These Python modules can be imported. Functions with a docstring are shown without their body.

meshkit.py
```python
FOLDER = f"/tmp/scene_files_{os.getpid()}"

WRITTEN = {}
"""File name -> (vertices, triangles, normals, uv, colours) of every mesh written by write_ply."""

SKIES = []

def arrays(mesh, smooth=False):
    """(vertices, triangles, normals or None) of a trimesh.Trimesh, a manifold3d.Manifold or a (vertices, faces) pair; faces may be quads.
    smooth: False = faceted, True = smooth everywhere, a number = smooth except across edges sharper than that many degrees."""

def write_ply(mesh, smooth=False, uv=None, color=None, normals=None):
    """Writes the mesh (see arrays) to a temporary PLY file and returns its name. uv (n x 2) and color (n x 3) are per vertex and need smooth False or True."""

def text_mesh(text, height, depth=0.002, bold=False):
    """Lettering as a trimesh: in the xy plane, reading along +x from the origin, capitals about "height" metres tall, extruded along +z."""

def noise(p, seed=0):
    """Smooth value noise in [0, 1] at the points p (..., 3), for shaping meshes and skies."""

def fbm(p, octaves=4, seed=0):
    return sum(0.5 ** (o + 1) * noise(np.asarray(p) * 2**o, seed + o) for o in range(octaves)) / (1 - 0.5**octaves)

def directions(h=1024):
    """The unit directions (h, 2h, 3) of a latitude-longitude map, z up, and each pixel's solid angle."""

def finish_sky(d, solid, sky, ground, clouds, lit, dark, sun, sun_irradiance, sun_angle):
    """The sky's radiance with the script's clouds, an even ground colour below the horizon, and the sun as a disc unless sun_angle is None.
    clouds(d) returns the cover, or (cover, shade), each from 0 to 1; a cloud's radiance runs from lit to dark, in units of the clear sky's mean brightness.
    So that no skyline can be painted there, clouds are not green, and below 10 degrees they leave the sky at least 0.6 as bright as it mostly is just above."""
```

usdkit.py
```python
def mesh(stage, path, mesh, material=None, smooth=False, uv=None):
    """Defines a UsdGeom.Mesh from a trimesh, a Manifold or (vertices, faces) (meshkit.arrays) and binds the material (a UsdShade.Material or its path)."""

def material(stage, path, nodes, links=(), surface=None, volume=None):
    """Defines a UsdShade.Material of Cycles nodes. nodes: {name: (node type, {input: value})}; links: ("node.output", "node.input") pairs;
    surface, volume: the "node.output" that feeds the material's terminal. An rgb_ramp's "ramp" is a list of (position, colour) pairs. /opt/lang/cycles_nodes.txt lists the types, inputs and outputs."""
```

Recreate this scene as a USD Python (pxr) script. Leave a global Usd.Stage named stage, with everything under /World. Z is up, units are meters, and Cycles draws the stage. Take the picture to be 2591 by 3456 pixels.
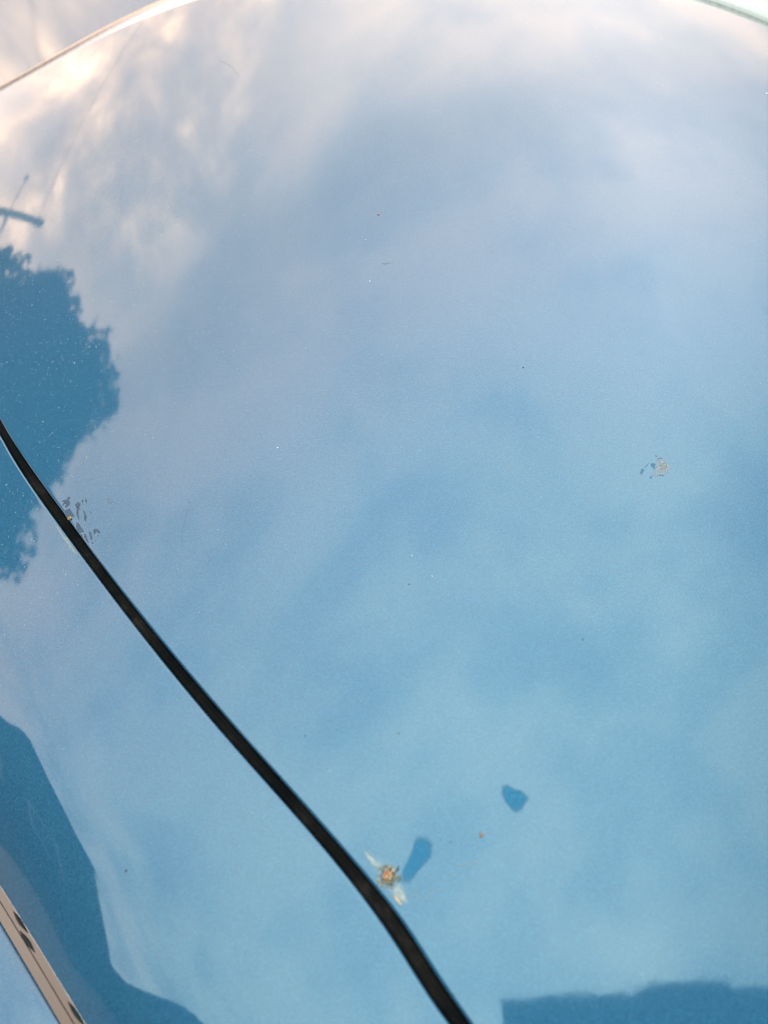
import math, random
import numpy as np, trimesh, usdkit, meshkit
from pxr import Usd, UsdGeom, UsdLux, UsdShade, Gf, Sdf

rng = np.random.default_rng(11)
random.seed(11)
stage = Usd.Stage.CreateInMemory()
UsdGeom.SetStageUpAxis(stage, UsdGeom.Tokens.z)
UsdGeom.SetStageMetersPerUnit(stage, 1.0)
world = UsdGeom.Xform.Define(stage, '/World').GetPrim()
stage.SetDefaultPrim(world)

# ------------------------------------------------------------------ camera, sky, sun, exposure
PW, PH, PF = 2591., 3456., 2600.                 # the phone's picture and its focal length in its own pixels
PITCH = math.radians(72)
EYE = np.array([0., 0., 1.05])
FW = np.array([0, math.sin(PITCH), -math.cos(PITCH)])
UP = np.array([0, math.cos(PITCH), math.sin(PITCH)])
RT = np.array([1., 0, 0])
cam = UsdGeom.Camera.Define(stage, '/World/camera')
cam.AddTranslateOp().Set(Gf.Vec3d(*EYE))
cam.AddRotateXYZOp().Set(Gf.Vec3f(math.degrees(PITCH), 0, 0))
cam.CreateFocalLengthAttr(26.0)
cam.CreateHorizontalApertureAttr(26.0 * PW / PF)
cam.CreateVerticalApertureAttr(26.0 * PH / PF)
cam.CreateClippingRangeAttr(Gf.Vec2f(0.01, 5000))
cam.CreateFStopAttr(15.0)
cam.CreateFocusDistanceAttr(0.24)
cam.CreateExposureAttr(2.5)

SUN_AZ, SUN_EL = math.radians(-24), math.radians(7)
sun_dir = np.array([math.sin(SUN_AZ) * math.cos(SUN_EL), math.cos(SUN_AZ) * math.cos(SUN_EL), math.sin(SUN_EL)])
sun = UsdLux.DistantLight.Define(stage, '/World/sun')
sun.CreateIntensityAttr(0.12)
sun.CreateAngleAttr(14.0)
sun.CreateNormalizeAttr(True)
sun.CreateColorAttr(Gf.Vec3f(1.0, 0.9, 0.78))
sun.AddRotateXYZOp().Set(Gf.Vec3f(90 - math.degrees(SUN_EL), 0, -math.degrees(SUN_AZ) + 180))

def mat(name, nodes, links=(), surface=None, volume=None):
    return usdkit.material(stage, '/World/Looks/' + name, nodes, links, surface, volume)

def vm(op, **k): return ('vector_math', dict(math_type=op, **k))
def ma(op, **k): return ('math', dict(math_type=op, **k))

CLOUD = 9.9
sky_nodes = {
    'tc': ('texture_coordinate', {}),
    'sky': ('sky_texture', {'sky_type': 'single_scattering', 'sun_disc': False, 'sun_elevation': SUN_EL, 'sun_rotation': SUN_AZ,
                            'aerosol_density': 1.5}),
    'xyz': ('separate_xyz', {}),
    'zc': ma('maximum', value2=0.0), 'zo': ma('add', value2=0.35),
    'px': ma('divide'), 'py': ma('divide'), 'pl': ('combine_xyz', {'z': 3.1}),
    # soft sheet of cloud, drifting in long bands
    'map': ('mapping', {'mapping_type': 'texture', 'rotation': (0, 0, 0.32), 'scale': (0.80, 0.52, 1.0), 'location': (1.3, 0.45, 0)}),
    'map2': ('mapping', {'mapping_type': 'texture', 'rotation': (0, 0, 1.75), 'scale': (1.0, 0.62, 1.0), 'location': (0.3, 0.1, 0)}),
    'n1': ('noise_texture', {'scale': 2.3, 'detail': 6.0, 'roughness': 0.57, 'distortion': 0.15}),
    'r1': ('rgb_ramp', {'ramp': [(0.30, (0.74, 0.80, 0.88)), (0.46, (0.86, 0.90, 0.94)), (0.56, (1.04, 1.02, 1.0)), (0.72, (1.14, 1.09, 1.05))]}),
    # broken cloud with lit edges
    'n2': ('noise_texture', {'scale': 4.8, 'detail': 8.0, 'roughness': 0.6, 'distortion': 0.25}),
    'r2': ('rgb_ramp', {'ramp': [(0.33, (0.52, 0.57, 0.66)), (0.48, (0.74, 0.74, 0.76)), (0.56, (1.0, 0.96, 0.90)), (0.66, (1.7, 1.55, 1.33))]}),
    'n3': ('noise_texture', {'scale': 1.1, 'detail': 2.0}),
    'm3': ('map_range', {'from_min': 0.36, 'from_max': 0.52, 'to_min': 0.3, 'to_max': 1.0, 'clamp': True}),
    'bank': vm('dot_product', vector2=(-0.45, 0.64, 0.62)),
    'low': ('map_range', {'from_min': 0.93, 'from_max': 0.985, 'to_min': 0.0, 'to_max': 1.0, 'clamp': True}),
    'mk': ma('multiply'),
    'cl': ('mix_color', {'blend_type': 'mix'}),
    # the light side of the sky is warm, the far side cool
    'dt': vm('dot_product', vector2=(-0.32, 0.95, 0.0)),
    'd01': ('map_range', {'from_min': -1.0, 'from_max': 1.0, 'clamp': True}),
    'el': ('rgb_ramp', {'ramp': [(0.0, (0.95, 1.34, 1.30)), (0.30, (0.98, 1.30, 1.26)), (0.5, (0.90, 1.01, 1.06)), (0.60, (0.88, 0.80, 0.77)), (0.70, (0.78, 0.615, 0.50)), (0.80, (0.69, 0.53, 0.405)), (0.90, (0.46, 0.335, 0.25)), (0.96, (0.46, 0.345, 0.27)), (1.0, (0.62, 0.50, 0.42))]}),
    'dk': vm('dot_product', vector2=(0.6, 0.0, -0.5)),
    'dkr': ('map_range', {'from_min': -0.19, 'from_max': 0.06, 'to_min': 1.0, 'to_max': 0.46, 'clamp': True}),
    'tint': ('mix_color', {'blend_type': 'multiply', 'fac': 1.0}),
    'b2': vm('dot_product', vector2=(-0.80, -0.47, 0.37)),
    'b2r': ('map_range', {'from_min': 0.60, 'from_max': 0.92, 'to_min': 1.0, 'to_max': 0.82, 'clamp': True}),
    'dkm': ma('multiply'),
    'dkc': ('combine_color', {}),
    'tint2': ('mix_color', {'blend_type': 'multiply', 'fac': 1.0}),
    'amp': ('mix_color', {'blend_type': 'multiply', 'fac': 1.0, 'b': (CLOUD, CLOUD, CLOUD)}),
    'cov': ('map_range', {'from_min': 0.30, 'from_max': 0.50, 'to_min': 0.86, 'to_max': 0.98, 'clamp': True}),
    'mixs': ('mix_color', {'blend_type': 'mix'}),
    'bg': ('background_shader', {'strength': 0.1}),
}
sky_links = [
    ('tc.generated', 'xyz.vector'), ('xyz.z', 'zc.value1'), ('zc.value', 'zo.value1'),
    ('xyz.x', 'px.value1'), ('zo.value', 'px.value2'), ('xyz.y', 'py.value1'), ('zo.value', 'py.value2'),
    ('px.value', 'pl.x'), ('py.value', 'pl.y'), ('pl.vector', 'map.vector'), ('map.vector', 'n1.vector'), ('n1.fac', 'r1.fac'),
    ('pl.vector', 'map2.vector'), ('map2.vector', 'n2.vector'), ('n2.fac', 'r2.fac'), ('pl.vector', 'n3.vector'), ('n3.fac', 'm3.value'),
    ('tc.generated', 'bank.vector1'), ('bank.value', 'low.value'), ('m3.result', 'mk.value1'), ('low.result', 'mk.value2'),
    ('mk.value', 'cl.fac'), ('r1.color', 'cl.a'), ('r2.color', 'cl.b'),
    ('tc.generated', 'dt.vector1'), ('dt.value', 'd01.value'), ('d01.result', 'el.fac'), ('cl.result', 'tint.a'), ('el.color', 'tint.b'),
    ('tc.generated', 'dk.vector1'), ('dk.value', 'dkr.value'), ('tc.generated', 'b2.vector1'), ('b2.value', 'b2r.value'), ('dkr.result', 'dkm.value1'), ('b2r.result', 'dkm.value2'), ('dkm.value', 'dkc.r'), ('dkm.value', 'dkc.g'), ('dkm.value', 'dkc.b'),
    ('tint.result', 'tint2.a'), ('dkc.color', 'tint2.b'), ('tint2.result', 'amp.a'),
    ('n1.fac', 'cov.value'), ('cov.result', 'mixs.fac'), ('sky.color', 'mixs.a'), ('amp.result', 'mixs.b'), ('mixs.result', 'bg.color')]
skym = mat('sky', sky_nodes, sky_links, surface='bg.background')
dome = UsdLux.DomeLight.Define(stage, '/World/sky')
dome.CreateIntensityAttr(1.0)
UsdShade.MaterialBindingAPI.Apply(dome.GetPrim()).Bind(skym)
dome.GetPrim().SetCustomDataByKey('kind', 'structure')

# ------------------------------------------------------------------ helpers
USED = {}
def numbered(parent, name):
    k = USED.get((parent, name), 0); USED[(parent, name)] = k + 1
    return f'{parent}/{name}' + (f'_{k:03d}' if k else '')

def tag(p, label=None, cat=None, group=None, kind=None):
    p = p.GetPrim() if hasattr(p, 'GetPrim') else p
    for k, v in (('label', label), ('category', cat), ('group', group), ('kind', kind)):
        if v: p.SetCustomDataByKey(k, v)
    return p

def thing(name, label, cat, group=None, kind=None):
    x = UsdGeom.Xform.Define(stage, numbered('/World', name))
    return tag(x, label, cat, group, kind)

def obj(name, mesh, m, parent=None, smooth=False, label=None, cat=None, group=None, kind=None):
    base = str(parent.GetPath()) if parent is not None else '/World'
    p = usdkit.mesh(stage, numbered(base, name), mesh, m, smooth)
    return tag(p, label, cat, group, kind)

def cat_(ms): return trimesh.util.concatenate(ms)
def box(lo, hi):
    lo, hi = np.array(lo, float), np.array(hi, float)
    b = trimesh.creation.box(hi - lo); b.apply_translation((lo + hi) / 2); return b

def tube(pts, rad, n=8, cap=True):
    pts = np.asarray(pts, float); rad = np.broadcast_to(rad, len(pts))
    tan = np.gradient(pts, axis=0); tan /= np.linalg.norm(tan, axis=1, keepdims=True)
    ref = np.array([0, 0, 1.]) if abs(tan[0][2]) < .9 else np.array([1., 0, 0])
    v = []
    for p, t, r in zip(pts, tan, rad):
        a = np.cross(t, ref); a /= np.linalg.norm(a); b = np.cross(t, a)
        th = np.arange(n) / n * 2 * np.pi
        v.append(p + r * (np.cos(th)[:, None] * a + np.sin(th)[:, None] * b))
    v = np.concatenate(v); f = []
    for i in range(len(pts) - 1):
        for j in range(n):
            k = (j + 1) % n
            f += [[i*n+j, i*n+k, (i+1)*n+k], [i*n+j, (i+1)*n+k, (i+1)*n+j]]
    if cap:
        f += [[0, k + 1, k] for k in range(1, n - 1)]; e = (len(pts) - 1) * n
        f += [[e, e + k, e + k + 1] for k in range(1, n - 1)]
    m = trimesh.Trimesh(v, f, process=False); return m

def grid_mesh(P):
    """P (a, b, 3) -> trimesh"""
    a, b = P.shape[:2]; i = np.arange(a * b).reshape(a, b)
    q = np.stack([i[:-1, :-1], i[1:, :-1], i[1:, 1:], i[:-1, 1:]], -1).reshape(-1, 4)
    f = np.vstack([q[:, [0, 1, 2]], q[:, [0, 2, 3]]])
    m = trimesh.Trimesh(P.reshape(-1, 3), f, process=False)
    return m

def facing(m, n):
    if (m.face_normals * m.area_faces[:, None]).sum(0) @ n < 0: m.invert()
    return m

# ------------------------------------------------------------------ the body surface
def ray(px, py):
    d = FW + (px - PW / 2) / PF * RT - (py - PH / 2) / PF * UP
    return d / np.linalg.norm(d)
TILT = math.radians(42)
N0 = np.array([0, -math.sin(TILT), math.cos(TILT)]); E1 = np.array([1., 0, 0]); E2 = np.array([0, math.cos(TILT), math.sin(TILT)])
P0 = EYE + 0.17 * ray(PW / 2, PH)
U0, R1, R2 = 0.05, 0.5, 2.9

def base_h(u, v):
    x = -(u - U0) - 0.235                          # the crown eases off towards the shoulder
    sp = 0.014 * np.logaddexp(0, x / 0.014)
    return -(((u - U0) ** 2 - sp ** 2) / (2 * R1) + v * v / (2 * R2))
def W3(u, v, z):
    u, v, z = np.broadcast_arrays(u, v, z)
    return P0 + u[..., None] * E1 + v[..., None] * E2 + z[..., None] * N0
EO = np.array([(EYE - P0) @ E1, (EYE - P0) @ E2, (EYE - P0) @ N0])
def hit(px, py, fn):
    d = ray(px, py); dl = np.array([d @ E1, d @ E2, d @ N0])
    ts = np.linspace(0.05, 1.6, 4000); p = EO + ts[:, None] * dl
    i = np.where(p[:, 2] < fn(p[:, 0], p[:, 1]))[0]
    if len(i) == 0: return None
    lo, hi = ts[i[0] - 1], ts[i[0]]
    for _ in range(40):
        m = (lo + hi) / 2; q = EO + m * dl
        if q[2] < fn(q[0], q[1]): hi = m
        else: lo = m
    return EO + hi * dl
def smooth_poly(x, y, deg_pts):
    from scipy.interpolate import PchipInterpolator
    return PchipInterpolator(x, y)

# shut line between the lid and the side panel: its two edges
gapR = [(0,1412),(51,1498),(106,1579),(144,1634),(186,1693),(220,1735),(274,1807),(338,1900),(416,2000),(664,2300),(800,2462),(1000,2688),(1081,2778),(1163,2870),(1228,2946),(1282,3011),(1337,3077),(1391,3163),(1461,3272),(1527,3364),(1589,3456)]
gapL = [(0,1482),(42,1553),(106,1655),(169,1743),(211,1802),(270,1878),(359,2000),(596,2300),(732,2462),(800,2546),(1000,2770),(1081,2865),(1163,2963),(1228,3044),(1282,3120),(1326,3196),(1380,3277),(1434,3359),(1502,3456)]
def curve_from(px):
    q = np.array([hit(x, y, base_h)[:2] for x, y in px])
    o = np.argsort(q[:, 1]); return q[o]
from scipy.interpolate import UnivariateSpline
cR, cL = curve_from(gapR), curve_from(gapL)
def gap_fn(c):
    s = UnivariateSpline(c[:, 1], c[:, 0], k=3, s=len(c) * (0.00012) ** 2)
    lo, hi = c[0, 1], c[-1, 1]; slo, shi = s.derivative()(lo), s.derivative()(hi)
    def f(v):
        v = np.asarray(v, float)
        m = s(np.clip(v, lo, hi))
        up = np.maximum(v - hi, 0)
        return m + np.minimum(v - lo, 0) * slo + up * shi - 0.8 * up ** 2
    return f
uR, uL0 = (lambda f: (lambda v: f(v) - 0.0002))(gap_fn(cR)), gap_fn(cL)
def uL(v):
    v = np.asarray(v, float)
    vc = np.clip(v, 0.0, 0.155)
    return uR(v) - (uR(vc) - uL0(vc)) + 0.0008
COSG = 0.74                                       # the shut line runs at this slant, so a step in u is this much across it

def smoothstep(a, b, x):
    t = np.clip((x - a) / (b - a), 0, 1); return t * t * (3 - 2 * t)

# far edge of the lid
def vB(u): return 0.479 - 0.132 * u
ROLLW, ROLLR = 0.010, 0.014
def lid_h(u, v):
    q = vB(u) - v
    return base_h(u, v) - np.maximum(ROLLW - q, 0) ** 2 / (2 * ROLLR)
S0, SC = 0.0174, 424.
def side_h(u, v):
    s = (uL(v) - u) * COSG
    return base_h(u, v) - 0.0004 - SC / 3 * np.maximum(s - S0, 0) ** 3
def rear_h(u, v):
    t = v - vB(u)
    rise = 0.11 * np.maximum(t - 0.004, 0) - 0.11 * 0.012 * (1 - np.exp(-np.maximum(t - 0.004, 0) / 0.012))
    fall = 0.10 * np.maximum(t - 0.19, 0) ** 2 / (2 * 0.03)
    return base_h(u, vB(u)) - 0.0115 - 0.09 * t + rise - fall

# ------------------------------------------------------------------ paint and trim materials
def paint(name):
    return mat(name, {
        'g': ('texture_coordinate', {}),
        'n': ('noise_texture', {'scale': 2300.0, 'detail': 2.0, 'roughness': 0.75}),
        'fl': ('voronoi_texture', {'scale': 2600.0}),
        'ramp': ('rgb_ramp', {'ramp': [(0.30, (0.0045, 0.0205, 0.036)), (0.5, (0.0066, 0.0255, 0.0470)), (0.70, (0.0095, 0.038, 0.064))]}),
        'fb': ('bump', {'strength': 0.25, 'distance': 0.0002}),
        'op': ('noise_texture', {'scale': 260.0, 'detail': 1.0}),
        'ob': ('bump', {'strength': 0.0025, 'distance': 0.002}),
        'p': ('principled_bsdf', {'metallic': 0.4, 'roughness': 0.5, 'specular_ior_level': 0.0, 'coat_weight': 1.0, 'coat_roughness': 0.045, 'coat_ior': 1.5}),
    }, [('g.object', 'n.vector'), ('g.object', 'fl.vector'), ('g.object', 'op.vector'), ('n.fac', 'ramp.fac'), ('ramp.color', 'p.base_color'),
        ('fl.distance', 'fb.height'), ('fb.normal', 'p.normal'), ('op.fac', 'ob.height'), ('ob.normal', 'p.coat_normal')], surface='p.BSDF')
PAINT = paint('light_blue_metallic_paint')
CHROME = mat('bright_trim', {
    'g': ('texture_coordinate', {}), 'n': ('noise_texture', {'scale': 900.0, 'detail': 3.0}),
    'r': ('map_range', {'to_min': 0.05, 'to_max': 0.16}),
    'p': ('principled_bsdf', {'metallic': 1.0, 'base_color': (0.72, 0.69, 0.67), 'roughness': 0.1})},
    [('g.object', 'n.vector'), ('n.fac', 'r.value'), ('r.result', 'p.roughness')], surface='p.BSDF')
RUBBER = mat('black_rubber', {
    'g': ('texture_coordinate', {}), 'n': ('noise_texture', {'scale': 70.0, 'detail': 8.0, 'roughness': 0.7}),
    'n2': ('noise_texture', {'scale': 1500.0, 'detail': 3.0}),
    'r': ('rgb_ramp', {'ramp': [(0.40, (0.0016, 0.0016, 0.0018)), (0.56, (0.0042, 0.0035, 0.0032)), (0.76, (0.018, 0.0128, 0.0105))]}),
    'b': ('bump', {'strength': 0.4, 'distance': 0.0004}),
    'p': ('principled_bsdf', {'roughness': 0.75, 'specular_ior_level': 0.02})},
    [('g.object', 'n.vector'), ('g.object', 'n2.vector'), ('n.fac', 'r.fac'), ('r.color', 'p.base_color'), ('n2.fac', 'b.height'), ('b.normal', 'p.normal')], surface='p.BSDF')
DARK = mat('dark_cavity', {'p': ('principled_bsdf', {'base_color': (0.006, 0.006, 0.006), 'roughness': 0.8, 'specular_ior_level': 0.1})}, surface='p.BSDF')
def plain(name, col, rough=0.7, spec=0.3, var=0.0, scale=3000., **k):
    if not var:
        return mat(name, {'p': ('principled_bsdf', dict(base_color=col, roughness=rough, specular_ior_level=spec, **k))}, surface='p.BSDF')
    c = np.array(col)
    return mat(name, {'g': ('texture_coordinate', {}), 'n': ('noise_texture', {'scale': scale, 'detail': 4.0, 'roughness': 0.6}),
                      'r': ('rgb_ramp', {'ramp': [(0.3, tuple(c * (1 - var))), (0.7, tuple(np.minimum(c * (1 + var), .95)))]}),
                      'p': ('principled_bsdf', dict(roughness=rough, specular_ior_level=spec, **k))},
               [('g.object', 'n.vector'), ('n.fac', 'r.fac'), ('r.color', 'p.base_color')], surface='p.BSDF')

# ------------------------------------------------------------------ the car
car = thing('car', 'light blue metallic car body seen close, with a black rubber shut line and bright trim', 'car')
ER = 0.0007                                       # rounding of the pressed edges
def edge_drop(d):
    d = np.clip(d, 0, ER); return ER - np.sqrt(np.maximum(ER ** 2 - (ER - d) ** 2, 0))
ed = ER * (1 - np.cos(np.linspace(0, np.pi / 2, 7)))

# lid: columns run outward from the shut line, rows from the near end to the far edge
mu = np.unique(np.concatenate([np.linspace(0, .93, 190), np.linspace(.93, 1, 60)]))
lam = np.concatenate([ed[1:], np.linspace(0.0012, 0.006, 7), np.linspace(0.0085, 0.70, 210)])
VMIN = -0.10
V = np.tile((VMIN + mu * (0.50 - VMIN))[:, None], (1, len(lam))); 
for _ in range(40):
    Uu = uR(V) + lam[None] / COSG
    V = VMIN + mu[:, None] * (vB(Uu) - VMIN)
Uu = uR(V) + lam[None] / COSG
Z = lid_h(Uu, V) - edge_drop(np.broadcast_to(lam[None], Uu.shape))
P = W3(Uu, V, Z)
u0, v0 = uR(V[:, 0]), V[:, 0]
wall = np.stack([W3(u0, v0, lid_h(u0, v0) - ER - k) for k in (0.006, 0.002, 0.0)], 1)
P = np.concatenate([wall, P], 1)
lip = np.stack([P[-1] - N0 * k + E2 * o for k, o in ((0.0006, 0.0010), (0.0018, 0.0016), (0.006, 0.0016), (0.02, 0.001))], 0)
P = np.concatenate([P, lip], 0)
obj('lid_panel', facing(grid_mesh(P), N0), PAINT, car, smooth=50, label='broad light blue metallic lid reflecting sky, cloud and a tree')

# side panel below the shut line, rolling down to the trim
trim_px = [(-180,2700),(-90,2840),(0,2990),(44,3064),(80,3129),(148,3224),(208,3316),(249,3381),(291,3456),(350,3560),(420,3690)]
tq = np.array([hit(x, y, side_h) for x, y in trim_px])
te = UnivariateSpline(tq[::-1, 1], tq[::-1, 0], k=2, s=len(tq) * 0.0004 ** 2)
def uT(v):                                        # lower edge of the side panel
    v = np.asarray(v, float); lo, hi = tq[-1, 1], tq[0, 1]
    return te(np.clip(v, lo, hi)) + np.minimum(v - lo, 0) * te.derivative()(lo) + np.maximum(v - hi, 0) * te.derivative()(hi)
OUT = np.array([-0.74, -0.67])
vs = np.linspace(-0.09, 0.36, 260)
lam2 = np.concatenate([ed[1:], np.linspace(0.0012, 0.003, 4), np.linspace(0.004, 1, 110)])
rows = []
for v in vs:
    g = np.array([float(uL(v)), v])
    smax = 0.06
    for _ in range(25):                           # walk out to the trim line
        p = g + OUT * smax; smax += (p[0] - float(uT(p[1]))) * 0.9
        smax = min(max(smax, 0.01), 0.16)
    lim = min(smax, 0.075)
    s = np.where(lam2 < 0.004, lam2, 0.004 + (lim - 0.004) * (lam2 - 0.004) / 0.996)
    p = g[None] + OUT[None] * s[:, None]
    z = side_h(p[:, 0], p[:, 1]) - edge_drop(s)
    r = W3(p[:, 0], p[:, 1], z)
    w0 = np.stack([W3(g[0], g[1], side_h(g[0], g[1]) - ER - k) for k in (0.006, 0.002, 0.0)], 0)
    tail = np.stack([r[-1] - N0 * 0.0006 + (E1 * OUT[0] + E2 * OUT[1]) * 0.0002, r[-1] - N0 * 0.004], 0)
    rows.append(np.concatenate([w0, r, tail], 0))
obj('side_panel', facing(grid_mesh(np.array(rows)), N0), PAINT, car, smooth=50, label='narrow light blue panel rolling down from the shut line to the bright trim')

# rear panel beyond the lid
us = np.linspace(-0.75, 0.62, 240)
tt = np.concatenate([np.linspace(0.005, 0.05, 60), np.linspace(0.052, 0.36, 90)])
UU, TT = np.meshgrid(us, tt, indexing='ij')
VV = vB(UU) + TT
obj('rear_panel', facing(grid_mesh(W3(UU, VV, rear_h(UU, VV))), N0), PAINT, car, smooth=50, label='light blue panel rising beyond the far edge of the lid')

# added metal strip standing in for the highlight along the far lid edge
us = np.linspace(-0.75, 0.62, 300)
ft = np.clip((us + 0.25) / 0.45, 0, 1)
rows = []
for u, f_ in zip(us, ft):
    k = 0.0034 + 0.0060 * f_; v = vB(u) + 0.0030; b = base_h(u, vB(u)) - 0.0055
    rows.append(np.stack([W3(u, v + t * k * 1.7, b + z * k * 0.85) for t, z in ((0.0, 0.12), (0.10, 0.22), (0.20, 0.40), (0.27, 0.49), (0.31, 0.47), (0.35, 0.53), (0.50, 0.72), (0.72, 0.90), (1.0, 1.0), (1.3, 0.98), (1.5, 0.6))], 0))
SATIN = mat('satin_metal', {'g': ('texture_coordinate', {}), 'n': ('noise_texture', {'scale': 300.0, 'detail': 3.0}), 'r': ('map_range', {'to_min': 0.24, 'to_max': 0.36}),
    'p': ('principled_bsdf', {'metallic': 1.0, 'base_color': (0.30, 0.255, 0.24), 'roughness': 0.3})}, [('g.object', 'n.vector'), ('n.fac', 'r.value'), ('r.result', 'p.roughness')], surface='p.BSDF')
obj('far_highlight_strip', facing(grid_mesh(np.array(rows)), N0 - E2), SATIN, car, smooth=30, label='added pale metal strip standing in for the rolled highlight along the far edge of the lid')

# rubber seal in the shut line
vg = np.linspace(-0.09, 0.46, 320)
cu = (uR(vg) + uL(vg)) / 2; wd = (uR(vg) - uL(vg)) * COSG
prof = []
for a in np.linspace(-1, 1, 15):
    zz = 0.0011 * np.sqrt(max(1 - a * a * .92, 0)) - 0.0003 * math.exp(-((a - .25) / .2) ** 2)
    prof.append((a * 0.56, zz - 0.0036))
rows = []
for v, c, w in zip(vg, cu, wd):
    b = base_h(c, v)
    rows.append(np.stack([W3(c - OUT[0] * a * w, v - OUT[1] * a * w, b + z) for a, z in prof], 0))
obj('rubber_seal', facing(grid_mesh(np.array(rows)), N0), RUBBER, car, smooth=60, label='black rubber strip in the shut line')

# cavity under the panels
c1 = box((-0.48, -0.16, -0.30), (0.72, 0.70, -0.19))
M = np.eye(4); M[:3, 0], M[:3, 1], M[:3, 2], M[:3, 3] = E1, E2, N0, P0
c1.apply_transform(M)
obj('inner_structure', c1, DARK, car)

# bright trim below the side panel
tv = np.linspace(-0.055, 0.085, 90)
tu = uT(tv); tz = side_h(tu, tv)
O3 = E1 * OUT[0] + E2 * OUT[1]
def strip(profile, th=0.0):
    rows = []
    for u, v, z in zip(tu, tv, tz):
        b = W3(u, v, z)
        rows.append(np.stack([b + O3 * o + N0 * (zz - 0.0008) for o, zz in profile], 0))
    return facing(grid_mesh(np.array(rows)), O3 + N0 * .5)
trim = obj('bright_trim', strip([(0.0001, -0.0014), (0.00015, -0.0001), (0.0003, -0.0001), (0.00032, -0.0004), (0.0006, -0.0006), (0.0026, -0.0024), (0.00262, -0.0034)]), CHROME, car, smooth=35,
           label='bright metal trim strip reflecting the brown ground')
obj('lower_facet', strip([(0.0028, -0.0034), (0.00282, -0.0025), (0.0054, -0.0046), (0.00545, -0.0056)]), CHROME, trim, smooth=35)
obj('groove', strip([(0.0002, -0.0028), (0.0062, -0.0076)]), DARK, trim)
lower = strip([(0.0057, -0.0076), (0.0058, -0.0056), (0.0062, -0.0052), (0.0070, -0.0051), (0.009, -0.0052), (0.015, -0.0061), (0.025, -0.0084), (0.04, -0.013), (0.06, -0.022)])
obj('lower_panel', facing(lower, N0), PAINT, car, smooth=40, label='light blue panel below the bright trim')

# ------------------------------------------------------------------ the place that the paint mirrors
GROUND = mat('brown_paving', {'g': ('texture_coordinate', {}), 'n': ('noise_texture', {'scale': 0.8, 'detail': 8.0}),
    'r': ('rgb_ramp', {'ramp': [(0.3, (0.085, 0.058, 0.049)), (0.7, (0.13, 0.092, 0.080))]}), 'p': ('principled_bsdf', {'roughness': 0.9})},
    [('g.object', 'n.vector'), ('n.fac', 'r.fac'), ('r.color', 'p.base_color')], surface='p.BSDF')
obj('ground', box((-150, -150, -0.3), (150, 150, 0)), GROUND, kind='structure')
ASPHALT = plain('asphalt', (0.022, 0.023, 0.025), 0.9, 0.1, 0.3, 3.)
q0, qd = np.array([-2.9, 0.25, 0.004]), np.array([0.88, 0.475, 0]); qn = np.array([-0.475, 0.88, 0])
rp = np.array([q0 - qd * 60, q0 + qd * 40, q0 + qd * 40 + qn * 90, q0 - qd * 60 + qn * 90])
obj('road', trimesh.Trimesh(rp, [[0, 1, 2], [0, 2, 3]], process=False), ASPHALT, kind='structure')

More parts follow.
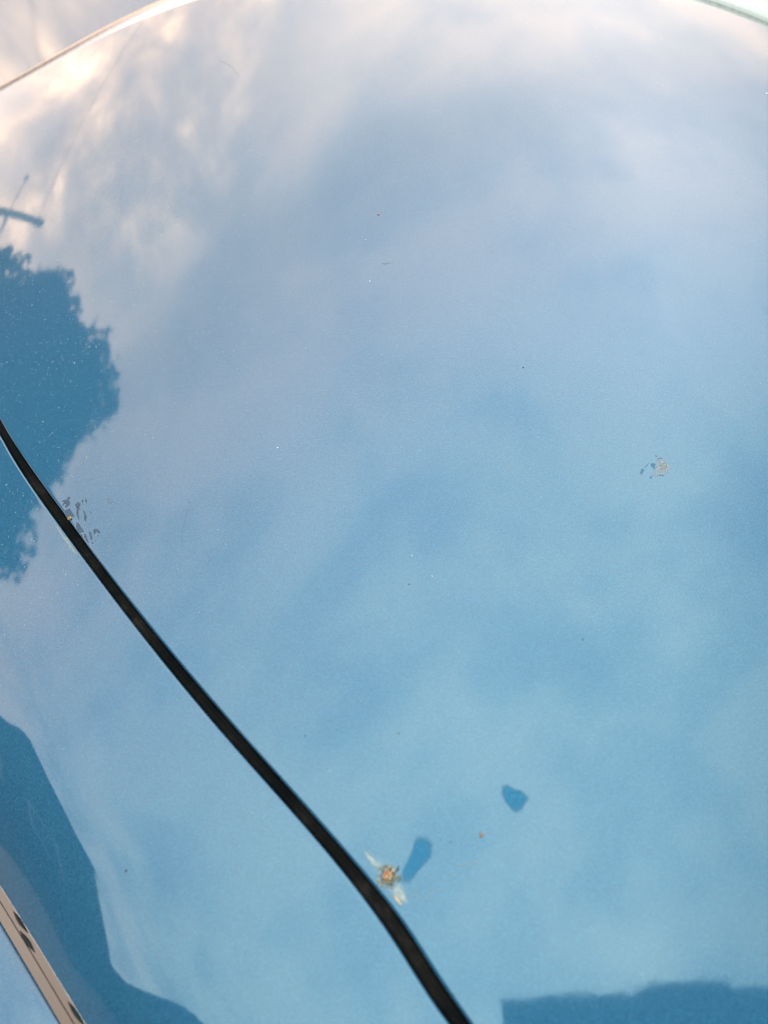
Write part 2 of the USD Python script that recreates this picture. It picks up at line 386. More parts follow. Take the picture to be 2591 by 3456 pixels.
BARK = plain('bark', (0.05, 0.04, 0.03), 0.9, 0.1, 0.4, 6.)
LEAF = mat('dark_leaf', {
    'oi': ('geometry', {}), 'r': ('rgb_ramp', {'ramp': [(0.0, (0.012, 0.022, 0.010)), (0.6, (0.028, 0.048, 0.020)), (0.85, (0.07, 0.10, 0.045)), (1.0, (0.12, 0.15, 0.07))]}),
    'd': ('diffuse_bsdf', {}), 't': ('translucent_bsdf', {'color': (0.02, 0.04, 0.01)}), 'm': ('mix_closure', {'fac': 0.15})},
    [('oi.random_per_island', 'r.fac'), ('r.color', 'd.color'), ('d.BSDF', 'm.closure1'), ('t.BSDF', 'm.closure2')], surface='m.closure')

# broad tree to the left of the car
TD, TAZ = 9.0, math.radians(-68.5)
tc = np.array([TD * math.sin(TAZ), TD * math.cos(TAZ), 0.0])
tree = thing('broadleaf_tree', 'tall dark leafy tree mirrored in the left of the paint, with a domed crown', 'tree')
obj('trunk', tube([tc, tc + [0.05, 0, 1.5], tc + [0, 0.1, 4], tc + [0.1, 0, 7.0], tc + [0.1, 0, 9.0]], [0.28, 0.24, 0.19, 0.1, 0.03], 10), BARK, tree)
limbs = []
for k in range(34):
    a = k * 2.4; z0 = 2.6 + 6.2 * k / 34; L = 2.3 * (1 - ((z0 - 2.0) / 9.2) ** 2) + 0.3
    d = np.array([math.cos(a), math.sin(a), 0.45])
    limbs.append(tube([tc + [0, 0, z0], tc + [0, 0, z0] + d * L * .5 + [0, 0, .1], tc + [0, 0, z0] + d * L], [0.07, 0.045, 0.012], 6))
obj('limbs', cat_(limbs), BARK, tree)
nl = 42000
ce = tc + np.array([0.1, 0.0, 5.4])
dirs = rng.normal(size=(nl, 3)); dirs /= np.linalg.norm(dirs, axis=1, keepdims=True)
lump = meshkit.fbm(dirs * 4.0 + 9, 3, 3)
rad = (0.54 + 0.62 * lump + 0.30 * meshkit.noise(dirs * 15 + 30, 8)) * (1 - 0.5 * rng.random(nl) ** 2.2)
rad = rad * np.where(dirs[:, 2] > 0, 1 - 0.26 * np.sin(2 * np.arcsin(np.clip(dirs[:, 2], 0, 1))) ** 2, 1.0)
c0 = ce + dirs * rad[:, None] * np.array([2.5, 2.5, 4.8])
keep = (c0[:, 2] > 1.6); c0 = c0[keep]; n = len(c0)
ax = rng.normal(size=(n, 3)); ax /= np.linalg.norm(ax, axis=1, keepdims=True)
bx = np.cross(ax, rng.normal(size=(n, 3))); bx /= np.linalg.norm(bx, axis=1, keepdims=True)
sz = rng.uniform(0.07, 0.14, n)[:, None]
lv = np.stack([c0 - ax * sz, c0 + bx * sz * .55, c0 + ax * sz, c0 - bx * sz * .55], 1).reshape(-1, 3)
i4 = np.arange(n)[:, None] * 4
lf = np.vstack([i4 + [0, 1, 2], i4 + [0, 2, 3]])
obj('crown', trimesh.Trimesh(lv, lf, process=False), LEAF, tree)

# utility pole beyond it
WOOD = plain('weathered_wood', (0.06, 0.05, 0.042), 0.85, 0.1, 0.3, 4.)
STEEL = plain('dull_steel', (0.10, 0.10, 0.10), 0.6, 0.3)
def at(az, el, D, z0=0.9):
    a = math.radians(az); return np.array([D * math.sin(a), D * math.cos(a), z0 + D * math.tan(math.radians(el))])
pole = thing('utility_pole', 'leaning wooden utility pole mirrored at the left edge of the paint', 'pole')
ptop, pmid = at(-48.8, 33.6, 18.0), at(-45.9, 26.8, 18.0)
pdir = (ptop - pmid) / np.linalg.norm(ptop - pmid)
pbase = ptop - pdir * (ptop[2] / pdir[2])
obj('mast', tube([pbase, (pbase + ptop) / 2, ptop - pdir * .5, ptop - pdir * .48, ptop], [0.17, 0.14, 0.11, 0.15, 0.13], 12), WOOD, pole)
arm0 = ptop - pdir * 2.3; arm1 = at(-49.9, 28.0, 18.0)
obj('bracket', tube([arm0, (arm0 + arm1) / 2 + [0, 0, .05], arm1], [0.10, 0.06, 0.035], 8), STEEL, pole)
ins = arm0 + np.array([0.9, 0.55, 0.1])
obj('insulator', trimesh.util.concatenate([trimesh.creation.icosphere(2, 0.10, ).apply_translation(ins), tube([arm0, ins], [0.03, 0.03], 6)]), STEEL, pole)
WIRE = plain('cable', (0.03, 0.03, 0.03), 0.7)
for (p, q, lb) in ((ptop - pdir * .4, np.array([22.0, 34.0, 11.8]), 'thin overhead cable from the top of the leaning pole, running to the right'),
                   (arm1, np.array([-30.0, -6.0, 9.5]), 'thin overhead cable from the bracket of the leaning pole, running behind the tree')):
    t = np.linspace(0, 1, 40)[:, None]
    pts = p + (q - p) * t; pts[:, 2] -= (4 * t * (1 - t))[:, 0] * 0.7
    obj('overhead_cable', tube(pts, 0.012, 6), WIRE, label=lb, cat='cable')

# unseen house, added: stepped eaves shape the dark outline mirrored at bottom right
WALL = plain('grey_render', (0.05, 0.052, 0.055), 0.9, 0.1, 0.15, 3.)
ROOF = plain('dark_roof', (0.025, 0.026, 0.03), 0.8, 0.2, 0.3, 5.)
FRAME = plain('window_frame', (0.5, 0.5, 0.5), 0.5)
PANE = plain('window_pane', (0.02, 0.025, 0.03), 0.05, 0.5)
def prism(pts_xz, y0, y1):
    from shapely.geometry import Polygon
    m = trimesh.creation.extrude_polygon(Polygon(pts_xz), y1 - y0, engine='earcut')
    v = m.vertices.copy(); m.vertices = np.stack([v[:, 0], y0 + v[:, 2], v[:, 1]], 1); m.invert(); m.fix_normals(); return m
house = thing('added_house', 'added unseen house, its stepped eaves standing in for the dark shape mirrored along the bottom right of the paint', 'house')
HX = 0.15
obj('wall', box((HX, -13, 0), (12, -5.5, 6.19)), WALL, house)
obj('eaves', prism([(HX, 6.0), (2.15, 6.0), (2.15, 6.72), (1.0, 6.69), (HX, 6.63)], -5.9, -5.45), ROOF, house)
obj('eaves', prism([(2.15, 6.2), (3.75, 6.2), (3.75, 6.86), (2.45, 6.82), (2.15, 6.74)], -5.92, -5.44), ROOF, house)
obj('eaves', box((3.75, -5.9, 6.2), (12, -5.45, 6.77)), ROOF, house)
rf = [(-5.95, 6.21), (-9.2, 7.5), (-13.3, 6.21)]
m = prism([(a, b) for a, b in rf], 0.3, 12.0); v = m.vertices.copy(); m.vertices = np.stack([v[:, 1], v[:, 0], v[:, 2]], 1); m.fix_normals()
obj('roof', m, ROOF, house)
for x in (1.2, 4.4, 7.6):
    w = obj('window', box((x, -5.5, 3.6), (x + 1.2, -5.44, 5.0)), FRAME, house)
    obj('pane', box((x + .08, -5.44, 3.68), (x + 1.12, -5.43, 4.92)), PANE, w)

# neighbour's house to the left
nb = thing('neighbour_house', 'dark gabled house mirrored in the lower left side panel', 'house')
ND = 12.0
def pl2(az, el, D=ND): return at(az, el, D)
prof = [(-86, -4), (-86, 9.5), (-94, 14.5), (-98, 18.0), (-100.6, 21.8), (-102.2, 22.4), (-108.3, 19.0), (-111.5, 17.0), (-114.3, 16.2), (-114.6, -4)]
a0 = math.radians(-100); nrm = np.array([math.sin(a0), math.cos(a0), 0]); sid = np.array([math.cos(a0), -math.sin(a0), 0])
poly = []
for az, el in prof:
    d = np.array([math.sin(math.radians(az)), math.cos(math.radians(az)), 0]); k = ND / (d @ nrm)
    poly.append((d @ sid * k, max(0.9 + k * math.tan(math.radians(el)), 0)))
from shapely.geometry import Polygon
def slab(poly, D, depth, name, m, parent):
    e = trimesh.creation.extrude_polygon(Polygon(poly), depth, engine='earcut'); v = e.vertices
    e.vertices = v[:, :1] * sid + (D + v[:, 2:3]) * nrm + v[:, 1:2] * np.array([0, 0, 1.]); e.fix_normals()
    return obj(name, e, m, parent)
slab(poly, ND, 7.0, 'wall', WALL, nb)
for k in range(1, len(poly) - 2):
    (x0, z0), (x1, z1) = poly[k], poly[k + 1]
    slab([(x0, z0 + .003), (x1, z1 + .003), (x1, z1 + .12), (x0, z0 + .12)], ND - 0.15, 7.3, 'roof_slope', ROOF, nb)
for x in (-1.6, 0.4):
    w = slab([(x, 1.4), (x + 1, 1.4), (x + 1, 2.6), (x, 2.6)], ND - 0.05, 0.06, 'window', FRAME, nb)
    slab([(x + .08, 1.48), (x + .92, 1.48), (x + .92, 2.52), (x + .08, 2.52)], ND - 0.06, 0.02, 'pane', PANE, w)

# garden wall running away between the two houses
gw = thing('garden_wall', 'dark rendered garden wall running away to the right of the gabled house in the lower left reflection', 'wall')
gp = [(-112.0, 16.5), (-115.2, 13.8), (-118, 10.7), (-121, 7.7), (-124, 5.9), (-128, 4.5), (-132, 3.85), (-138, 3.3), (-146, 3.1), (-152, 3.2)]
gx = np.array([[D * math.sin(math.radians(a)), D * math.cos(math.radians(a))] for a, D in gp])
def ribbon(off0, off1, z0, z1):
    t = np.gradient(gx, axis=0); t /= np.linalg.norm(t, axis=1, keepdims=True); nn = np.stack([-t[:, 1], t[:, 0]], 1)
    nn *= np.sign((nn * gx).sum(1, keepdims=True))
    a, b = gx + nn * off0, gx + nn * off1
    R_ = np.stack([np.column_stack([p, np.full(len(p), z)]) for p, z in ((a, z0), (a, z1), (b, z1), (b, z0), (a, z0))], 1)
    return grid_mesh(R_)
obj('wall', ribbon(0.0, 0.22, 0.0, 2.52), WALL, gw)
obj('coping', ribbon(-0.04, 0.26, 2.523, 2.6), ROOF, gw)

# ------------------------------------------------------------------ what lies on the paint
def on(px, py, fn=lid_h):
    q = hit(px, py, fn); return q[0], q[1]
def frame(u, v, fn=lid_h):
    e = 1e-5
    n = np.array([-(fn(u + e, v) - fn(u - e, v)) / (2 * e), -(fn(u, v + e) - fn(u, v - e)) / (2 * e), 1.]); n = n[0] * E1 + n[1] * E2 + n[2] * N0
    n /= np.linalg.norm(n); t = E1 - n * (E1 @ n); t /= np.linalg.norm(t)
    return W3(u, v, fn(u, v)), t, np.cross(n, t), n
def film(outline_px, th, fn=lid_h, dome=0.0, wob=0.0, step=None, soft_w=0.21):
    """a thin irregular film or flake lying on the paint: outline in the surface, flat or slightly domed"""
    from shapely.geometry import Point
    uv = np.array([on(x, y, fn) for x, y in outline_px]); pg = Polygon(uv).buffer(0)
    if pg.geom_type != 'Polygon': pg = max(pg.geoms, key=lambda g: g.area)
    pg = pg.segmentize(step or max(pg.length / 60, 1e-5))
    v2, f = trimesh.creation.triangulate_polygon(pg, engine='earcut')
    b = np.array(pg.exterior.coords)[:-1]; c = np.array(pg.centroid.coords)[0]
    # rings towards the centre
    K = 5; n = len(b); rings = []
    for k in range(K):
        f_ = (1.0, 1 - soft_w / 3, 1 - soft_w * 2 / 3, 1 - soft_w, 0.35)[k]; p = c + (b - c) * f_
        z = th + dome * (1 - f_ ** 2) + (wob * (meshkit.noise(np.column_stack([p * 2500, np.full(n, 3.0)])) - .5) if wob else 0)
        rings.append(np.column_stack([p, fn(p[:, 0], p[:, 1]) + z * (1 if k else 0.35)]))
    cc = np.array([[c[0], c[1], fn(c[0], c[1]) + th + dome]])
    allp = np.vstack(rings + [cc]); fs = []
    for k in range(K - 1):
        for j in range(n):
            j2 = (j + 1) % n; fs += [[k*n+j, k*n+j2, (k+1)*n+j2], [k*n+j, (k+1)*n+j2, (k+1)*n+j]]
    for j in range(n): fs.append([(K-1)*n+j, (K-1)*n+(j+1) % n, K*n])
    m = trimesh.Trimesh(W3(allp[:, 0], allp[:, 1], allp[:, 2]), fs, process=False)
    fade = np.concatenate([np.full(n, (0.0, 0.26, 0.74, 1.0, 1.0)[k]) for k in range(K)] + [np.ones(1)])
    return facing(m, N0), fade
def zmap(off, sc, pts): return [(off[0] + x * sc, off[1] + y * sc) for x, y in pts]

def soft(name, col, rough=0.9, spec=0.0, amount=1.0):
    return mat(name, {'a': ('attribute', {'attribute': 'fade'}), 'g': ('texture_coordinate', {}), 'n': ('noise_texture', {'scale': 2300.0, 'detail': 2.0, 'roughness': 0.75}),
        'rp': ('rgb_ramp', {'ramp': [(0.3, tuple(np.array(col) * .75)), (0.7, tuple(np.array(col) * 1.3))]}),
        'm': ma('multiply', value2=amount), 'c': ('clamp', {}), 'p': ('principled_bsdf', {'roughness': rough, 'specular_ior_level': spec}),
        't': ('transparent_bsdf', {}), 'x': ('mix_closure', {})},
        [('a.fac', 'm.value1'), ('m.value', 'c.value'), ('c.result', 'x.fac'), ('g.object', 'n.vector'), ('n.fac', 'rp.fac'), ('rp.color', 'p.base_color'),
         ('t.BSDF', 'x.closure1'), ('p.BSDF', 'x.closure2')], surface='x.closure')
from pxr import Vt
def soft_obj(name, outline, th, m, parent, fn=lid_h, soft_w=0.21, **k):
    me, fade = film(outline, th, fn, soft_w=soft_w)
    p = obj(name, me, m, parent, smooth=True, **k)
    UsdGeom.PrimvarsAPI(p).CreatePrimvar('fade', Sdf.ValueTypeNames.FloatArray, 'vertex').Set(Vt.FloatArray.FromNumpy(fade.astype(np.float32)))
    return p

BARE = soft('dulled_paint', (0.0085, 0.0335, 0.058), amount=0.84)
soft_obj('dulled_patch', zmap((1150, 2750), .2714, [(960,240),(1090,260),(1160,350),(1150,520),(1060,620),(960,730),(880,840),(820,890),(730,880),(735,740),(800,600),(880,430),(910,300)]),
         3e-5, BARE, car, soft_w=0.40, label='deep blue dulled patch of paint beside the withered flower')
soft_obj('dulled_patch', zmap((1600, 2550), .181, [(490,540),(600,520),(740,600),(900,640),(990,730),(1060,800),(970,930),(900,1050),(780,1110),(690,1040),(560,890),(480,720)]),
         3e-5, BARE, car, soft_w=0.40, label='deep blue dulled patch of paint right of the withered flower, shaped like a thumb print')

# dried water mark by the shut line
MARK = soft('dried_film', (0.030, 0.036, 0.050), 0.6, 0.0, 3.0)
wm = (100, 1600); ws = .2111
isles = [[(510,520),(545,440),(515,440),(530,415),(600,400),(620,350),(660,365),(635,400),(640,440),(655,450),(640,500),(600,530),(560,545),(590,490),(560,470)],
 [(545,575),(600,560),(640,540),(670,590),(700,640),(735,690),(700,680),(640,690),(590,700),(560,640)],
 [(720,480),(780,430),(815,480),(770,510),(810,550),(780,600),(785,680),(800,750),(770,720),(745,640),(750,540)],
 [(850,570),(880,590),(905,650),(915,690),(905,750),(885,765),(865,700),(870,650)],
 [(745,760),(790,790),(850,880),(885,930),(850,935),(800,950),(760,900),(740,850)],
 [(865,950),(900,960),(920,1030),(955,1100),(935,1105),(900,1060),(870,1010)],
 [(940,900),(985,940),(1000,1000),(1005,1055),(970,1050),(960,990)],
 [(1015,880),(1060,870),(1110,890),(1135,950),(1115,955),(1090,925),(1050,930),(1035,980),(1015,950)],
 [(985,1075),(1025,1105),(1010,1120),(990,1100)], [(830,420),(860,405),(850,460),(835,470)], [(880,405),(915,405),(915,465),(905,470)],
 [(945,580),(975,600),(995,635),(970,615)], [(960,770),(975,810),(962,815)], [(1140,975),(1150,990),(1135,998)], [(1075,965),(1105,985),(1085,1000)], [(1045,1060),(1060,1055),(1052,1080)],
 [(805,960),(840,965),(850,1010),(825,1000)]]
parts, fades = [], []
for poly_ in isles:
    me, fd = film(zmap(wm, ws, poly_), 2.5e-5); parts.append(me); fades.append(fd)
p = obj('dried_water_mark', cat_(parts), MARK, car, smooth=False, label='patchy dark dried water mark beside the black rubber strip')
UsdGeom.PrimvarsAPI(p).CreatePrimvar('fade', Sdf.ValueTypeNames.FloatArray, 'vertex').Set(Vt.FloatArray.FromNumpy(np.concatenate(fades).astype(np.float32)))
FILM = soft('pale_dried_film', (0.052, 0.055, 0.060), 0.6, 0.1, 0.9)
soft_obj('dried_film', zmap(wm, ws, [(395,790),(430,810),(480,880),(545,985),(600,1010),(640,1090),(680,1150),(740,1240),(790,1330),(740,1300),(680,1240),(620,1150),(560,1070),(500,970),(450,900)]), 3e-5, FILM, car, side_h,
         label='pale dried film along the side panel edge of the shut line')

# crusts, flower and crumbs
def crumb(px, py, r_px, h_ratio, m, name, label, cat, fn=lid_h, elong=1.0, rot=0.0, parent=None, seed=0):
    u, v = on(px, py, fn); o, t, b, n = frame(u, v, fn)
    r = r_px / PF * np.linalg.norm(o - EYE)
    s_ = trimesh.creation.icosphere(2, 1.0); p = s_.vertices.copy()
    p *= (0.75 + 0.5 * meshkit.noise(p * 1.9 + seed * 7.3 + 20, seed))[:, None]
    c, q = math.cos(rot), math.sin(rot)
    x = p[:, 0] * elong; y = p[:, 1]
    x, y = c * x - q * y, q * x + c * y
    s_.vertices = o + r * (x[:, None] * t + y[:, None] * b + (p[:, 2] * h_ratio + h_ratio * .8)[:, None] * n)
    return obj(name, s_, m, parent, smooth=True, label=label, cat=cat)

CREAM = mat('withered_petal', {'g': ('texture_coordinate', {}), 'n': ('noise_texture', {'scale': 900.0, 'detail': 4.0}),
    'r': ('rgb_ramp', {'ramp': [(0.3, (0.060, 0.064, 0.060)), (0.7, (0.125, 0.112, 0.098))]}), 'a': ('attribute', {'attribute': 'fade'}),
    'm': ma('multiply', value2=0.55), 'p': ('principled_bsdf', {'roughness': 0.7, 'specular_ior_level': 0.2}), 't': ('transparent_bsdf', {}), 'x': ('mix_closure', {})},
    [('g.object', 'n.vector'), ('n.fac', 'r.fac'), ('r.color', 'p.base_color'), ('a.fac', 'm.value1'), ('m.value', 'x.fac'), ('t.BSDF', 'x.closure1'), ('p.BSDF', 'x.closure2')], surface='x.closure')
HALO = soft('dried_juice', (0.075, 0.088, 0.10), 0.8, 0.0, 0.40)
STALK = plain('pale_stalk', (0.20, 0.145, 0.10), 0.6, 0.2, 0.25, 2500.)
OLIVE = plain('withered_olive', (0.060, 0.060, 0.045), 0.8, 0.1, 0.5, 2500.)
TAN = plain('withered_tan', (0.115, 0.095, 0.068), 0.8, 0.1, 0.4, 2500.)
ORANGE = plain('withered_orange', (0.17, 0.062, 0.030), 0.7, 0.15, 0.4, 2500.)
DARKBR = plain('withered_dark', (0.03, 0.02, 0.014), 0.8, 0.1, 0.4, 2500.)
fz = lambda pts: zmap((1150, 2750), .2714, pts)
flower = thing('withered_flower', 'withered cream and orange flower stuck to the paint beside the black rubber strip', 'flower')
soft_obj('juice_stain', fz([(300,380),(420,480),(520,520),(640,560),(740,680),(760,820),(860,960),(880,1110),(800,1180),(690,1120),(600,1010),(520,930),(430,820),(400,700),(330,560)]), 2.5e-5, HALO, flower, soft_w=0.6)
soft_obj('petal', fz([(258,430),(290,425),(340,480),(400,540),(470,600),(520,660),(480,690),(430,670),(370,610),(310,530)]), 9e-5, CREAM, flower, soft_w=0.55)
soft_obj('petal', fz([(640,890),(710,870),(770,940),(820,1020),(850,1110),(800,1120),(730,1080),(670,1010),(640,950)]), 9e-5, CREAM, flower, soft_w=0.55)
def ridge(pts, r, lift, m, name, parent):
    P_ = []
    for (x, y), l in zip(pts, lift):
        u, v = on(*fz([(x, y)])[0]); o, t, b, n = frame(u, v); P_.append(o + n * l)
    return obj(name, tube(np.array(P_), r, 7), m, parent, smooth=True)
me, fd = film(fz([(648,985),(668,995),(700,1030),(735,1080),(765,1130),(745,1130),(700,1095),(665,1040)]), 1.6e-4, dome=2e-4)
obj('stalk', me, STALK, flower, smooth=True)
crumb(*fz([(590, 765)])[0], 21, 0.12, OLIVE, 'core', None, None, parent=flower, seed=3)
rr = np.random.default_rng(5)
for k in range(84):
    a = rr.uniform(0, 2 * np.pi); d_ = abs(rr.normal()) * 82; d_ = min(d_, 135)
    cx, cy = 592 + d_ * math.cos(a), 765 + d_ * math.sin(a)
    w_ = a + math.pi / 2 + rr.normal() * 0.7; L = rr.uniform(18, 48); bow = rr.uniform(-14, 14)
    pts = [(cx - L * math.cos(w_), cy - L * math.sin(w_)), (cx - bow * math.sin(w_), cy + bow * math.cos(w_)), (cx + L * math.cos(w_), cy + L * math.sin(w_))]
    hgt = 5e-4 * math.exp(-(d_ / 80) ** 2) + 1.2e-4
    if math.hypot(cx - 570, cy - 765) < 62: m_ = [ORANGE, ORANGE, STALK, DARKBR][k % 4]
    else: m_ = [OLIVE, TAN, STALK, OLIVE, TAN, DARKBR][k % 6]
    ridge(pts, np.array([6e-5, 1.7e-4, 6e-5]) * rr.uniform(.7, 1.3), [hgt, hgt + 1.2e-4, hgt], m_, 'curled_sepal', flower)

# dried blossom on the right of the lid
dz = lambda pts: zmap((2050, 1450), .2111, pts)
CRUST = soft('pinkish_crust', (0.062, 0.066, 0.074), 0.8, 0.0, 0.6)
SLATE = soft('slate_spot', (0.020, 0.036, 0.052), 0.7, 0.0, 0.85)
BRN = plain('brown_crack', (0.055, 0.04, 0.04), 0.8, 0.1)
bl = thing('dried_blossom', 'pinkish grey dried blossom mark with dark slate spots on the right of the lid', 'blossom')
soft_obj('crust', dz([(770,470),(815,445),(870,455),(940,500),(1000,560),(1045,600),(1000,615),(975,690),(900,740),(820,725),(760,775),(725,770),(715,700),(760,640),(765,560)]), 2.5e-5, CRUST, bl)
soft_obj('crust', dz([(830,590),(880,560),(940,580),(935,630),(880,660),(825,640)]), 6e-5, soft('brown_crust', (0.062, 0.052, 0.054), 0.8, 0.0, 0.7), bl)
for q_ in ([(540,620),(575,620),(590,650),(565,690),(530,722),(515,690)], [(685,540),(725,530),(770,545),(755,590),(760,635),(740,645),(715,600),(690,585)],
           [(665,770),(695,735),(712,770),(695,790)], [(760,415),(780,405),(792,425),(772,435)], [(585,605),(620,570),(650,530),(658,540),(625,585),(597,612)]):
    soft_obj('spot', dz(q_), 4e-5, SLATE, bl)
for pts_ in ([(830,575),(865,570),(890,545),(920,530)], [(938,560),(942,590),(930,615)], [(820,735),(850,728),(890,740)], [(785,470),(830,452),(870,462)]):
    P_ = []
    for x, y in dz(pts_):
        u, v = on(x, y); o, t, b, n = frame(u, v); P_.append(o + n * 5e-5)
    obj('crack_rim', tube(np.array(P_), 4e-5, 6), BRN, bl)

crumb(236, 1751, 6.5, 0.5, plain('orange_crumb', (0.13, 0.075, 0.040), 0.8, 0.1, 0.6, 2500.), 'bud_scale', 'tiny tan and orange bud scale on the dried water mark', 'bud scale', seed=8)
crumb(1624, 2819, 5.0, 0.5, plain('chestnut_seed', (0.085, 0.040, 0.030), 0.5, 0.3), 'seed', 'small reddish brown seed below the deep blue thumb shaped patch', 'seed', elong=1.5, rot=1.2, seed=2)
crumb(1277, 723, 3.2, 0.5, plain('red_grain', (0.17, 0.05, 0.04), 0.6, 0.3), 'grain', 'tiny rust red grain high on the middle of the lid', 'grain', seed=4)
SOOT = plain('soot', (0.02, 0.02, 0.026), 0.8, 0.1)
for x, y, lb in ((1965, 2158, 'tiny dark speck alone on the right half of the lid'), (1030, 2485, 'tiny dark speck on the lid just right of the rubber strip'), (1345, 2475, 'tiny dark speck near the lower middle of the lid'),
              (1521, 2842, 'tiny brown speck between the deep blue patch and the reddish seed'), (1380, 1972, 'tiny dark speck in the middle of the lid'), (1765, 1240, 'faint dark speck right of centre in the upper lid')):
    crumb(x, y, 1.9, 0.4, SOOT, 'speck', lb, 'speck', elong=1.4, rot=x * .1, seed=int(x))
crumb(425, 2940, 2.6, 0.4, SOOT, 'speck', 'tiny dark speck on the side panel left of the rubber strip', 'speck', fn=side_h, elong=1.7, rot=1.1, seed=9)

LINT = plain('pale_lint', (0.13, 0.125, 0.11), 0.9, 0.1)
HAIR = plain('dark_hair', (0.05, 0.05, 0.055), 0.6, 0.2)
def fibre(pts, r, m, name, label, cat, fn=lid_h):
    from scipy.interpolate import splprep, splev
    pts = np.array(pts, float); tk, _ = splprep(pts.T, s=0, k=min(3, len(pts) - 1)); x, y = splev(np.linspace(0, 1, 30), tk)
    P_ = []
    for a, b_ in zip(x, y):
        u, v = on(a, b_, fn); o, t, b, n = frame(u, v, fn); P_.append(o + n * (r * 1.2))
    return obj(name, tube(np.array(P_), r, 6), m, smooth=True, label=label, cat=cat)
fibre(zmap((1000, 2550), .5428, [(995,678),(1040,682),(1080,672),(1135,668)]), 5e-5, LINT, 'lint_fibre', 'short straight pale lint fibre right of the withered flower', 'fibre')
fibre(zmap((1000, 2550), .5428, [(715,882),(745,868),(772,888),(795,888),(830,855),(862,838),(892,824)]), 3.2e-5, LINT, 'lint_fibre', 'wavy pale lint fibre below right of the withered flower', 'fibre')
fibre(zmap((600, 100), .181, [(780,592),(860,602),(980,672),(1050,750),(1110,812),(1165,890)]), 2.6e-5, HAIR, 'hair', 'faint grey curved hair on the bright upper left of the lid', 'hair')
fibre(zmap((100, 1600), .2111, [(895,40),(915,75),(960,82),(1010,68)]), 4e-5, LINT, 'lint_fibre', 'hooked pale lint fibre just above the dried water mark', 'fibre')
fibre(zmap((100, 1600), .2111, [(1265,395),(1255,425),(1275,455),(1310,460),(1335,450)]), 3.5e-5, HAIR, 'hair', 'tiny dark hooked hair right of the dried water mark', 'hair')
fibre(zmap((100, 1600), .2111, [(1180,1085),(1215,1020),(1245,960)]), 3.5e-5, LINT, 'lint_fibre', 'short slanting pale lint fibre below right of the dried water mark', 'fibre')
fibre([(640, 1690), (622, 1770), (612, 1845)], 1.2e-5, HAIR, 'hair', 'long faint straight dark hair in the left middle of the lid', 'hair')
fibre([(1290, 888), (1300, 890), (1320, 884)], 4e-5, LINT, 'lint_fibre', 'very short pale lint fibre in the upper middle of the lid', 'fibre')

# settled dust: thousands of grains, thicker on the left under the mirrored tree
DUST = plain('pale_dust', (0.15, 0.15, 0.145), 0.9, 0.1, 0.5, 400.)
NG = 20000
gu, gv = rng.uniform(-0.24, 0.24, NG * 3), rng.uniform(-0.02, 0.47, NG * 3)
dens = 0.12 + 2.6 * np.exp(-((gu + 0.12) / 0.06) ** 2 - ((gv - 0.2) / 0.10) ** 2)
dens *= 0.35 + 1.3 * np.clip(meshkit.fbm(np.column_stack([gu * 28, gv * 28, np.zeros(len(gu))]), 4, 2) * 2 - .55, 0, 1)
k = rng.random(len(gu)) < dens
k &= vB(gu) - gv > 0.012
gu, gv = gu[k][:NG], gv[k][:NG]
sid_ = (uR(gv) - gu) * COSG
onlid = sid_ < -0.0012; onside = ((uL(gv) - gu) * COSG > 0.0012) & ((uL(gv) - gu) * COSG < 0.035)
k = onlid | onside; gu, gv, onlid = gu[k], gv[k], onlid[k]
gz = np.where(onlid, lid_h(gu, gv), side_h(gu, gv))
n = len(gu); sz = np.minimum(4.6e-5 * np.exp(rng.normal(size=n) * 0.5), 1.1e-4) * np.where(gv < 0.08, 0.7, np.where(gu < -0.08, 1.35, 1.0)); el_ = np.where(rng.random(n) < .2, rng.uniform(2, 3.6, n), rng.uniform(1, 1.6, n)); an = rng.uniform(0, 2 * np.pi, n)
hx_ = []
for j in range(5):
    a = j / 5 * 2 * np.pi
    x = np.cos(a) * sz * el_ * rng.uniform(.7, 1.3, n); y = np.sin(a) * sz * rng.uniform(.7, 1.3, n)
    hx_.append(W3(gu + np.cos(an) * x - np.sin(an) * y, gv + np.sin(an) * x + np.cos(an) * y, gz + 1e-6))
hx_.append(W3(gu, gv, gz + sz * .9))
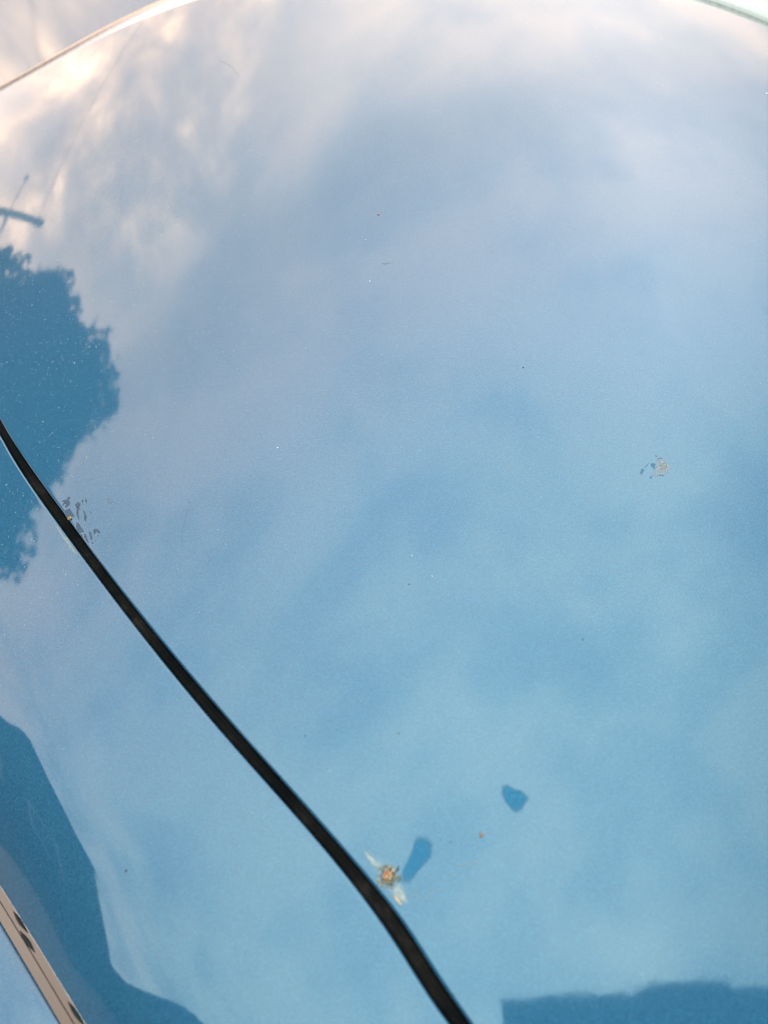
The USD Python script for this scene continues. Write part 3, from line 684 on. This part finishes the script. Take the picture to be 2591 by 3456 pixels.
dv = np.stack(hx_, 1).reshape(-1, 3); i6 = np.arange(n)[:, None] * 6
df = np.vstack([i6 + [j, (j + 1) % 5, 5] for j in range(5)])
obj('dust', trimesh.Trimesh(dv, df, process=False), DUST, kind='stuff', label='fine pale dust scattered over the blue paint', cat='dust')
W_ = plain('white_grit', (0.40, 0.39, 0.38), 0.7, 0.2)
for x, y, r, lb in ((1248, 949, 3.0, 'bright white grit grain in the upper middle of the lid'), (937, 1512, 3.2, 'bright white grit grain left of centre on the lid'),
                    (1390, 1876, 2.4, 'small white grit grain near the centre of the lid'), (1458, 1945, 2.2, 'small cream grit grain just above the dark central speck'), (2586, 315, 3.4, 'white grit grain at the right edge near the top')):
    crumb(x, y, r * 0.62, 0.6, W_, 'grit', lb, 'grit', seed=int(x))

# dark spindle shapes laid along the trim facets
def along(y):
    k = np.argmin([abs(pj[1] - y) for pj in prj]); return k
def proj(p):
    d = p - EYE; z = d @ FW; return PW / 2 + PF * (d @ RT) / z, PH / 2 - PF * (d @ UP) / z
prj = [proj(W3(u, v, z)) for u, v, z in zip(tu, tv, tz)]
def spindle_on(y0, y1, o0, o1, zz):
    k0, k1 = sorted((along(y0), along(y1))); k1 = max(k1, k0 + 3)
    ks = np.linspace(k0, k1, 13); P_ = []; rd = []
    for i_, kk in enumerate(ks):
        a, fr_ = int(kk), kk - int(kk); a2 = min(a + 1, len(tu) - 1)
        b = W3(tu[a], tv[a], tz[a]) * (1 - fr_) + W3(tu[a2], tv[a2], tz[a2]) * fr_
        s_ = i_ / 12; o = o0 + (o1 - o0) * s_
        P_.append(b + O3 * o + N0 * (-0.0008 + zz - 0.9 * o)); rd.append(2e-5 + 4.2e-4 * math.sin(math.pi * s_) ** 1.3)
    return obj('clip', tube(np.array(P_), rd, 8), DARK, trim, smooth=True)
spindle_on(3065, 3135, 0.0008, 0.0011, 0.00005)
spindle_on(3120, 3200, 0.0019, 0.0023, 0.00005)
spindle_on(3395, 3475, 0.0008, 0.0012, 0.00005)
